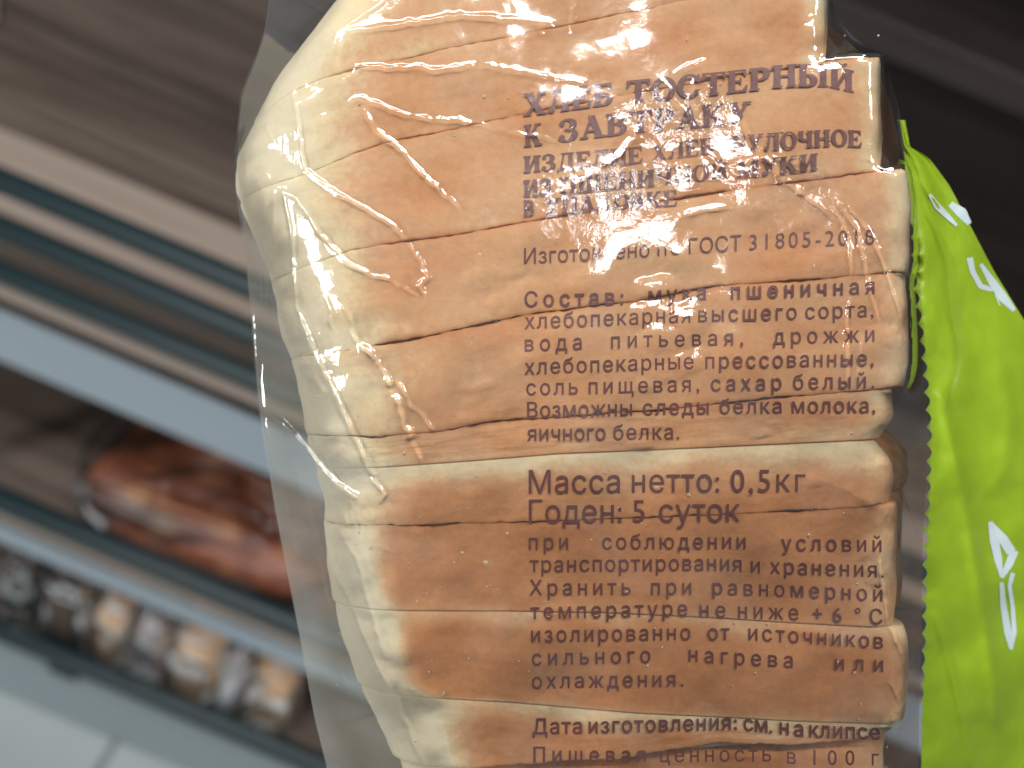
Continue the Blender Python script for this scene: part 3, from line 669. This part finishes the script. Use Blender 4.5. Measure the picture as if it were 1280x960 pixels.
def green_at(px, py):
    """point of the green panel for lettering, a hair proud of it"""
    iy = np.clip((py - gyv[0]) / 1.5, 0, len(gyv) - 1).astype(int)
    out = np.zeros_like(px)
    for k in range(len(px)): out[k] = np.interp(px[k], GXp[iy[k]], GZ[iy[k]])
    z = out + 1.2; x, y = unproj(px, py, z); return loc3(x, y, z)

# ------------------------------------------------------------------ printed text
def film_point(px, py, dz=-0.5):
    x, y, z = to_film(px, py); return loc3(x, y, z + dz)
GLY = {}
def outline(ch):
    """flattened outlines of one character, its advance and the right edge"""
    if ch in GLY: return GLY[ch]
    def loops(body):
        c = bpy.data.curves.new('t', 'FONT'); c.body = body; c.size = 1.0
        o = bpy.data.objects.new('t', c); COL.objects.link(o)
        dg = bpy.context.evaluated_depsgraph_get(); ev = o.evaluated_get(dg); cu = ev.to_curve(dg); out = []
        for sp in cu.splines:
            bp_ = sp.bezier_points; n = len(bp_); pts = []
            for k in range(n):
                p0, p1, p2, p3 = bp_[k].co, bp_[k].handle_right, bp_[(k + 1) % n].handle_left, bp_[(k + 1) % n].co
                straight = (p1 - p0).cross(p3 - p0).length + (p2 - p0).cross(p3 - p0).length < 1e-6
                for q in ([0] if straight else [0, .17, .33, .5, .67, .83]):
                    v = p0 * (1 - q) ** 3 + p1 * 3 * q * (1 - q) ** 2 + p2 * 3 * q * q * (1 - q) + p3 * q ** 3; pts.append((v.x, v.y))
            out.append(np.array(pts))
        ev.to_curve_clear(); bpy.data.objects.remove(o); bpy.data.curves.remove(c); return out
    L1 = loops(ch); L2 = loops(ch + ch)
    x1 = max(l[:, 0].max() for l in L1); adv = max(l[:, 0].max() for l in L2) - x1
    GLY[ch] = (L1, adv, min(l[:, 0].min() for l in L1), x1); return GLY[ch]
CAP = max(l[:, 1].max() for l in outline('Н')[0])
def contour_fill(x, y, D_):
    """the region where D_ is negative, as small faces"""
    V = []; F = []; ids = {}
    def vid(p):
        k = (round(p[0], 5), round(p[1], 5))
        if k not in ids: ids[k] = len(V); V.append(k)
        return ids[k]
    neg = D_ < 0; cell = neg[:-1, :-1] | neg[1:, :-1] | neg[:-1, 1:] | neg[1:, 1:]
    for i, j in zip(*np.nonzero(cell)):
        c = [(i, j), (i + 1, j), (i + 1, j + 1), (i, j + 1)]; out = []
        for k in range(4):
            a, b = c[k], c[(k + 1) % 4]; da, db = D_[a], D_[b]
            if da < 0: out.append(vid((x[a[0]], y[a[1]])))
            if (da < 0) != (db < 0):
                t_ = da / (da - db); out.append(vid((x[a[0]] + (x[b[0]] - x[a[0]]) * t_, y[a[1]] + (y[b[1]] - y[a[1]]) * t_)))
        o2 = []
        for q in out:
            if q not in o2: o2.append(q)
        if len(o2) >= 3: F.append(tuple(o2))
    return V, F
SANSG = {}
def sans_glyph(ch, cap, bold):
    key = (ch, cap, bold)
    if key in SANSG: return SANSG[key]
    L, adv, xa, xb = outline(ch); res = 0.62 / (cap / CAP)
    ya = min(l[:, 1].min() for l in L); yb = max(l[:, 1].max() for l in L); m = 3 * res
    x = np.arange(xa - m, xb + m + res, res) + 0.0007; y = np.arange(ya - m, yb + m + res, res) + 0.0009
    X, Y = np.meshgrid(x, y, indexing='ij'); wn = np.zeros(X.shape); dm = np.full(X.shape, 9.0); per = []
    for l in L:
        w1 = np.zeros(X.shape); d1 = np.full(X.shape, 9.0)
        for k in range(len(l)):
            (ax, ay), (bx, by) = l[k], l[(k + 1) % len(l)]; dx, dy = bx - ax, by - ay; l2 = dx * dx + dy * dy
            if l2 < 1e-14: continue
            t_ = np.clip(((X - ax) * dx + (Y - ay) * dy) / l2, 0, 1); d1 = np.minimum(d1, np.hypot(X - ax - t_ * dx, Y - ay - t_ * dy))
            cr_ = dx * (Y - ay) - (X - ax) * dy
            w1 += ((ay <= Y) & (by > Y) & (cr_ > 0)).astype(float) - ((ay > Y) & (by <= Y) & (cr_ < 0)).astype(float)
        ar = (l[:, 0] * np.roll(l[:, 1], -1) - np.roll(l[:, 0], -1) * l[:, 1]).sum(); per.append((ar, w1, d1))
    big = max(per, key=lambda q: abs(q[0])); sg = np.sign(big[0])
    solid = np.full(X.shape, 9.0); hole = np.full(X.shape, 9.0)
    for ar, w1, d1 in per:
        sd = np.where(w1 != 0, -d1, d1)
        if np.sign(ar) == sg: solid = np.minimum(solid, sd)
        else: hole = np.minimum(hole, sd)
    D_ = np.maximum(solid, -hole) - bold / (cap / CAP)
    V, F = contour_fill(x, y, D_); SANSG[key] = (V, F, adv, xa, xb); return SANSG[key]
def sans_line(words, cap, base, bold=0.0):
    bl_ = pl(base); V, F = [], []
    for (txt, xa, xb) in words:
        sc = cap / CAP; hs = 0.93
        gs = [sans_glyph(c, cap, bold) for c in txt]
        n = len(gs) - 1; tgt = xb - xa; full = sum(g[2] for g in gs[:-1]) + gs[-1][4] - gs[0][3]
        if n and tgt < full * sc * hs: hs = max(.78, tgt / (full * sc))
        sp = (tgt - full * sc * hs) / n if n else 0
        x = xa - gs[0][3] * sc * hs
        for g in gs:
            o = len(V); wv_ = g[2] * sc * hs; y0 = float(bl_(x + wv_ / 2)); sl = float(bl_(x + wv_) - bl_(x)) / max(wv_, 1)
            for (a, b) in g[0]:
                V.append((x + a * sc * hs, y0 - b * sc + sl * (a * sc * hs - wv_ / 2)))
            F += [tuple(k + o for k in f) for f in g[1]]
            x += wv_ + sp
    a = np.array(V); P = film_point(a[:, 0], a[:, 1])
    return link_mesh('printed_text', np_mesh('printed_text', P, F), M_INK, film)

# the bold serif capitals of the title, drawn as shapes: cap height 1
def rect(x1, x2, y1, y2): return lambda X, Y: np.maximum(np.maximum(x1 - X, X - x2), np.maximum(y1 - Y, Y - y2))
def ell(cx, cy, rx, ry): return lambda X, Y: (np.hypot((X - cx) / rx, (Y - cy) / ry) - 1) * min(rx, ry)
def uni(*f): return lambda X, Y: np.minimum.reduce([g(X, Y) for g in f])
def sub(a, b): return lambda X, Y: np.maximum(a(X, Y), -b(X, Y))
def inter(a, b): return lambda X, Y: np.maximum(a(X, Y), b(X, Y))
def diag(xa, ya, xb, yb, w):            # bar with horizontal ends, horizontal width w
    def f(X, Y):
        c = xa + (xb - xa) * (Y - ya) / (yb - ya); k = 1 / math.hypot(1, (xb - xa) / (yb - ya))
        return np.maximum((np.abs(X - c) - w / 2) * k, np.maximum(min(ya, yb) - Y, Y - max(ya, yb)))
    return f
ST, TH, SV = 0.205, 0.075, 0.065
def stem(x, top=True, bot=True, w=ST, s=0.075):
    p = [rect(x, x + w, 0, 1)]
    if bot: p.append(rect(x - s, x + w + s, 0, SV))
    if top: p.append(rect(x - s, x + w + s, 1 - SV, 1))
    return uni(*p)
def bowl(x, y1, y2, rx, w=ST):
    cy, ry = (y1 + y2) / 2, (y2 - y1) / 2
    return sub(inter(uni(ell(x, cy, rx, ry), rect(x - .2, x, y1, y2)), rect(x - .12, x + 2, y1 - .1, y2 + .1)), uni(ell(x - .02, cy, rx - w, ry - TH * .9), rect(x - .2, x - .02, y1 + TH * .9, y2 - TH * .9)))
def g_O(cx=.44): return sub(ell(cx, .5, .43, .52), ell(cx, .5, .215, .455))
def SERIF():
    G = {}
    G['П'] = (uni(stem(.09), stem(.60), rect(.09, .80, 1 - TH, 1)), .90)
    G['Н'] = (uni(stem(.09), stem(.60), rect(.2, .7, .465, .465 + TH)), .90)
    G['И'] = (uni(stem(.09), stem(.60), diag(.27, .10, .62, .90, .12)), .90)
    G['Й'] = (uni(stem(.09), stem(.60), diag(.27, .10, .62, .90, .12), inter(sub(ell(.445, 1.26, .2, .18), ell(.445, 1.32, .13, .15)), rect(0, 1, 1.06, 1.25))), .90)
    G['Ш'] = (uni(stem(.08), stem(.49), stem(.90), rect(.08, 1.1, 0, TH)), 1.2)
    G['Т'] = (uni(stem(.33, top=False), rect(.02, .85, 1 - TH, 1), diag(.045, .70, .06, 1, .05), diag(.825, .70, .81, 1, .05), diag(.06, .80, .10, 1, .10), diag(.81, .80, .77, 1, .10)), .87)
    e_ = uni(stem(.08), rect(.08, .68, 1 - TH, 1), rect(.08, .70, 0, TH), diag(.665, .72, .64, 1, .06), diag(.70, .28, .67, 0, .07), diag(.63, .84, .60, 1, .12), diag(.66, .16, .62, 0, .12), rect(.2, .5, .465, .535), diag(.49, .36, .49, .64, .05))
    G['Е'] = (e_, .77)
    G['Р'] = (uni(stem(.08), bowl(.38, .42, 1, .36)), .78)
    G['Ь'] = (uni(stem(.08), bowl(.38, 0, .56, .37)), .79)
    G['Ы'] = (uni(stem(.08), bowl(.36, 0, .56, .33), stem(.80)), 1.08)
    G['Б'] = (uni(stem(.08), bowl(.38, 0, .56, .37), rect(.08, .68, 1 - TH, 1), diag(.675, .72, .65, 1, .06), diag(.63, .84, .61, 1, .12)), .79)
    G['В'] = (uni(stem(.08), bowl(.37, .485, 1, .33), bowl(.37, 0, .555, .38)), .80)
    G['О'] = (g_O(), .88)
    G['С'] = (uni(sub(g_O(), rect(.50, 1.2, .30, .70)), rect(.735, .80, .66, .98), diag(.72, .70, .66, .86, .10), diag(.72, .22, .80, .30, .08)), .85)
    z_ = sub(uni(sub(ell(.34, .755, .32, .265), ell(.30, .755, .135, .20)), sub(ell(.34, .27, .37, .29), ell(.30, .27, .165, .225))), rect(-.3, .27, .16, .84))
    G['З'] = (uni(z_, ell(.13, .80, .09, .095), ell(.12, .20, .10, .10), rect(.24, .42, .48, .55)), .76)
    G['А'] = (uni(diag(.13, 0, .44, 1, .085), diag(.72, 0, .41, 1, .225), rect(.22, .62, .28, .28 + TH), rect(0, .30, 0, SV), rect(.52, .92, 0, SV)), .92)
    G['Х'] = (uni(diag(.70, 0, .20, 1, .235), diag(.13, 0, .72, 1, .09), rect(0, .30, 0, SV), rect(.52, .90, 0, SV), rect(.03, .38, 1 - SV, 1), rect(.56, .86, 1 - SV, 1)), .90)
    G['У'] = (uni(diag(.47, .32, .20, 1, .225), diag(.30, .06, .72, 1, .09), rect(.03, .38, 1 - SV, 1), rect(.58, .88, 1 - SV, 1), ell(.17, .10, .10, .10), rect(.17, .31, 0, .075)), .88)
    G['К'] = (uni(stem(.08), diag(.30, .44, .66, 1, .10), diag(.72, 0, .42, .58, .235), rect(.52, .90, 0, SV), rect(.52, .82, 1 - SV, 1)), .89)
    G['Л'] = (uni(stem(.57), rect(.22, .78, 1 - TH, 1), rect(.16, .40, 1 - SV, 1), diag(.20, .08, .32, 1, .085), ell(.11, .10, .105, .105), rect(.11, .22, 0, .085)), .87)
    G['Д'] = (uni(stem(.57, bot=False), rect(.26, .80, 1 - TH, 1), rect(.2, .42, 1 - SV, 1), diag(.18, 0, .34, 1, .085), rect(.02, .90, 0, TH), rect(.02, .075, -.2, .05), rect(.845, .90, -.2, .05)), .93)
    G['Ч'] = (uni(stem(.55), rect(.02, .33, 1 - SV, 1), rect(.075, .28, .60, 1), sub(inter(ell(.42, .62, .345, .22), rect(0, .6, .3, .62)), ell(.45, .66, .175, .17))), .84)
    G['М'] = (uni(diag(.135, 0, .135, 1, .075), rect(0, .28, 0, SV), stem(.78), diag(.51, .0, .20, 1, .21), diag(.50, 0, .80, 1, .08), rect(0, .3, 1 - SV, 1)), 1.08)
    return G
SG = SERIF()
def serif_mesh(ch, res):
    """the shape's zero contour, filled with small faces"""
    f, adv = SG[ch]; x = np.arange(-.12, 1.35, res); y = np.arange(-.3, 1.36, res)
    X, Y = np.meshgrid(x, y, indexing='ij'); V, F = contour_fill(x, y, f(X, Y) - 0.012); return V, F, adv
SMESH = {}
def serif_line(words, cap, base):
    bl_ = pl(base); V, F = [], []
    for (txt, xa, xb) in words:
        gs = []
        for c in txt:
            if (c, cap) not in SMESH: SMESH[(c, cap)] = serif_mesh(c, 0.85 / cap)
            gs.append(SMESH[(c, cap)])
        nat = sum(g[2] for g in gs); hs = (xb - xa) / (nat + 0.035 * (len(gs) - 1)) / cap if len(gs) > 1 else 0.92
        sp = 0.035 * cap * hs; x = xa
        for g in gs:
            o = len(V); wv_ = g[2] * cap * hs; y0 = float(bl_(x + wv_ / 2)); sl = float(bl_(x + wv_) - bl_(x)) / max(wv_, 1)
            for (a, b) in g[0]:
                dx = a * cap * hs; V.append((x + dx, y0 - b * cap + sl * (dx - wv_ / 2)))
            F += [tuple(k + o for k in f) for f in g[1]]; x += wv_ + sp
    a = np.array(V); P = film_point(a[:, 0], a[:, 1])
    me = np_mesh('printed_text', P, F); return link_mesh('printed_text', me, M_INK, film)

serif_line([('ХЛЕБ', 654, 767), ('ТОСТЕРНЫЙ', 783, 1068)], 27.5, [(654, 145), (760, 131), (840, 123), (905, 117), (985, 108), (1030, 108), (1068, 116)])
serif_line([('К', 655, 681), ('ЗАВТРАКУ', 698, 939)], 27.5, [(654, 184), (740, 172), (830, 163), (939, 154)])
serif_line([('ИЗДЕЛИЕ', 654, 804), ('ХЛЕБОБУЛОЧНОЕ', 814, 1078)], 20.5, [(654, 216), (795, 204), (905, 191), (990, 185), (1045, 182), (1078, 184)])
serif_line([('ИЗ', 654, 691), ('ПШЕНИЧНОЙ', 699, 910), ('МУКИ', 921, 1023)], 20.5, [(654, 246), (800, 234), (905, 224), (1023, 212)])
serif_line([('В', 654, 668), ('УПАКОВКЕ', 681, 847)], 19.5, [(654, 270), (760, 263), (847, 257)])
SANS = [
    ([('Изготовлено', 655, 812), ('по', 822, 851), ('ГОСТ', 861, 927), ('31805-2018', 937, 1093)], 20, [(655, 330), (812, 321), (927, 313), (990, 309), (1093, 305)], 0),
    ([('Состав:', 656, 779), ('мука', 811, 882), ('пшеничная', 914, 1093)], 19.5, [(656, 384), (779, 380), (880, 375), (1093, 367)], .55),
    ([('хлебопекарная', 656, 863), ('высшего', 873, 996), ('сорта,', 1007, 1092)], 19.5, [(656, 411), (860, 403), (1000, 399), (1092, 396)], .2),
    ([('вода', 656, 727), ('питьевая,', 764, 929), ('дрожжи', 967, 1093)], 19.5, [(656, 439), (800, 434), (930, 431), (1093, 427)], .2),
    ([('хлебопекарные', 656, 867), ('прессованные,', 882, 1092)], 19.5, [(656, 468), (860, 461), (1092, 457)], .2),
    ([('соль', 658, 722), ('пищевая,', 736, 874), ('сахар', 889, 977), ('белый.', 992, 1093)], 19.5, [(658, 494), (800, 491), (930, 488), (1093, 485)], .2),
    ([('Возможны', 659, 790), ('следы', 804, 886), ('белка', 900, 977), ('молока,', 990, 1094)], 19.5, [(659, 522), (800, 519), (930, 517), (1094, 516)], .2),
    ([('яичного', 659, 757), ('белка.', 767, 849)], 19.5, [(659, 551), (849, 549)], .2),
    ([('Масса', 661, 775), ('нетто:', 790, 899), ('0,5кг', 914, 1007)], 29.5, [(661, 617), (860, 615), (1007, 615)], .1),
    ([('Годен:', 661, 777), ('5', 791, 812), ('суток', 824, 925)], 29.5, [(661, 654), (925, 652)], .1),
    ([('при', 661, 710), ('соблюдении', 753, 932), ('условий', 977, 1102)], 19.5, [(661, 687), (932, 686), (980, 688), (1102, 690)], .2),
    ([('транспортирования', 662, 927), ('и', 939, 952), ('хранения.', 963, 1105)], 19.5, [(662, 715), (900, 713), (960, 717), (1105, 722)], .2),
    ([('Хранить', 662, 788), ('при', 814, 864), ('равномерной', 891, 1103)], 19.5, [(662, 744), (891, 743), (1000, 747), (1103, 752)], .2),
    ([('температуре', 663, 859), ('не', 875, 907), ('ниже', 923, 998), ('+6', 1016, 1052), ('°С', 1069, 1103)], 19.5, [(663, 774), (850, 770), (990, 775), (1103, 781)], .2),
    ([('изолированно', 664, 863), ('от', 885, 912), ('источников', 936, 1104)], 19.5, [(664, 803), (850, 800), (936, 800), (1104, 811)], .2),
    ([('сильного', 665, 813), ('нагрева', 861, 991), ('или', 1044, 1104)], 19.5, [(665, 832), (861, 827), (991, 835), (1044, 838), (1104, 840)], .2),
    ([('охлаждения.', 665, 854)], 19.5, [(665, 861), (854, 858)], .2),
    ([('Дата', 666, 727), ('изготовления:', 736, 921), ('см.', 930, 965), ('на', 975, 1004), ('клипсе', 1012, 1100)], 19.5, [(666, 918), (740, 917), (921, 912), (940, 914), (1004, 921), (1100, 925)], .5),
    ([('Пищевая', 667, 807), ('ценность', 825, 964), ('в', 984, 998), ('100', 1017, 1068), ('г', 1090, 1100)], 19.5, [(667, 953), (825, 953), (964, 952), (998, 956), (1100, 957)], .2),
]
for wds, cap, base, bold in SANS: sans_line(wds, cap, base, bold)

# white brush lettering on the green side
def ribbon(strokes):
    V, F = [], []
    for pts, wd in strokes:
        P = np.array(pts, float); q = np.linspace(0, len(P) - 1, 6 * (len(P) - 1) + 1)
        X = np.interp(q, np.arange(len(P)), P[:, 0]); Y = np.interp(q, np.arange(len(P)), P[:, 1])
        tx, ty = np.gradient(X), np.gradient(Y); L = np.hypot(tx, ty); nx, ny = -ty / L, tx / L
        wv_ = np.interp(q, np.arange(len(P)), wd) * 0.38; o = len(V)
        for k in range(len(q)): V += [(X[k] - nx[k] * wv_[k], Y[k] - ny[k] * wv_[k]), (X[k] + nx[k] * wv_[k], Y[k] + ny[k] * wv_[k])]
        F += [(o + 2 * k, o + 2 * k + 1, o + 2 * k + 3, o + 2 * k + 2) for k in range(len(q) - 1)]
    a = np.array(V); P = green_at(a[:, 0], a[:, 1])
    return link_mesh('white_lettering', np_mesh('white_lettering', P, F), M_WHITE, green)
ribbon([([(1162, 243), (1172, 258), (1184, 270), (1196, 282)], [5, 11, 9, 5])])
ribbon([([(1188, 255), (1202, 266), (1212, 280)], [10, 18, 8])])
ribbon([([(1212, 322), (1216, 340), (1226, 358), (1240, 362), (1244, 350)], [11, 9, 9, 7, 4])])
ribbon([([(1226, 330), (1240, 352), (1254, 372), (1268, 388)], [6, 13, 15, 7])])
ribbon([([(1240, 352), (1246, 372), (1250, 382)], [3, 3, 2])])
ribbon([([(1238, 652), (1243, 676), (1248, 700), (1252, 722)], [8, 15, 13, 5])])
ribbon([([(1240, 656), (1254, 674), (1264, 690)], [8, 16, 17])])
ribbon([([(1268, 688), (1262, 704), (1252, 722)], [15, 13, 7])])
ribbon([([(1252, 728), (1254, 756), (1260, 790), (1264, 812)], [7, 10, 13, 6])])
ribbon([([(1266, 716), (1262, 732), (1266, 760), (1268, 790), (1264, 812)], [8, 7, 7, 8, 5])])

# loose crumbs lying between bread and film
cv, cf = [], []
for k in range(150):
    px = random.uniform(420, 1130); py = random.uniform(20, 940) if k % 2 else random.uniform(560, 900); r = random.choice([.8, 1, 1.2, 1.6, 2.4]) * random.uniform(.7, 1.3)
    x, y, z = [float(q) for q in to_film(np.array(px), np.array(py))]; z -= 2.5
    o = len(cv); n = 7
    ring = [(x + r * (1 + random.uniform(-.35, .35)) * math.cos(2 * math.pi * q / n), y + r * (1 + random.uniform(-.35, .35)) * math.sin(2 * math.pi * q / n), z) for q in range(n)]
    cv += ring + [(x, y, z + r * .7), (x, y, z - r * .7)]
    for q in range(n): cf += [(o + q, o + n, o + (q + 1) % n), (o + q, o + (q + 1) % n, o + n + 1)]
a = np.array(cv); cr = link_mesh('bread_crumbs', np_mesh('bread_crumbs', loc3(a[:, 0], a[:, 1], a[:, 2]), cf, False), M_CRUMB)
place_local(cr); cr['kind'] = 'stuff'
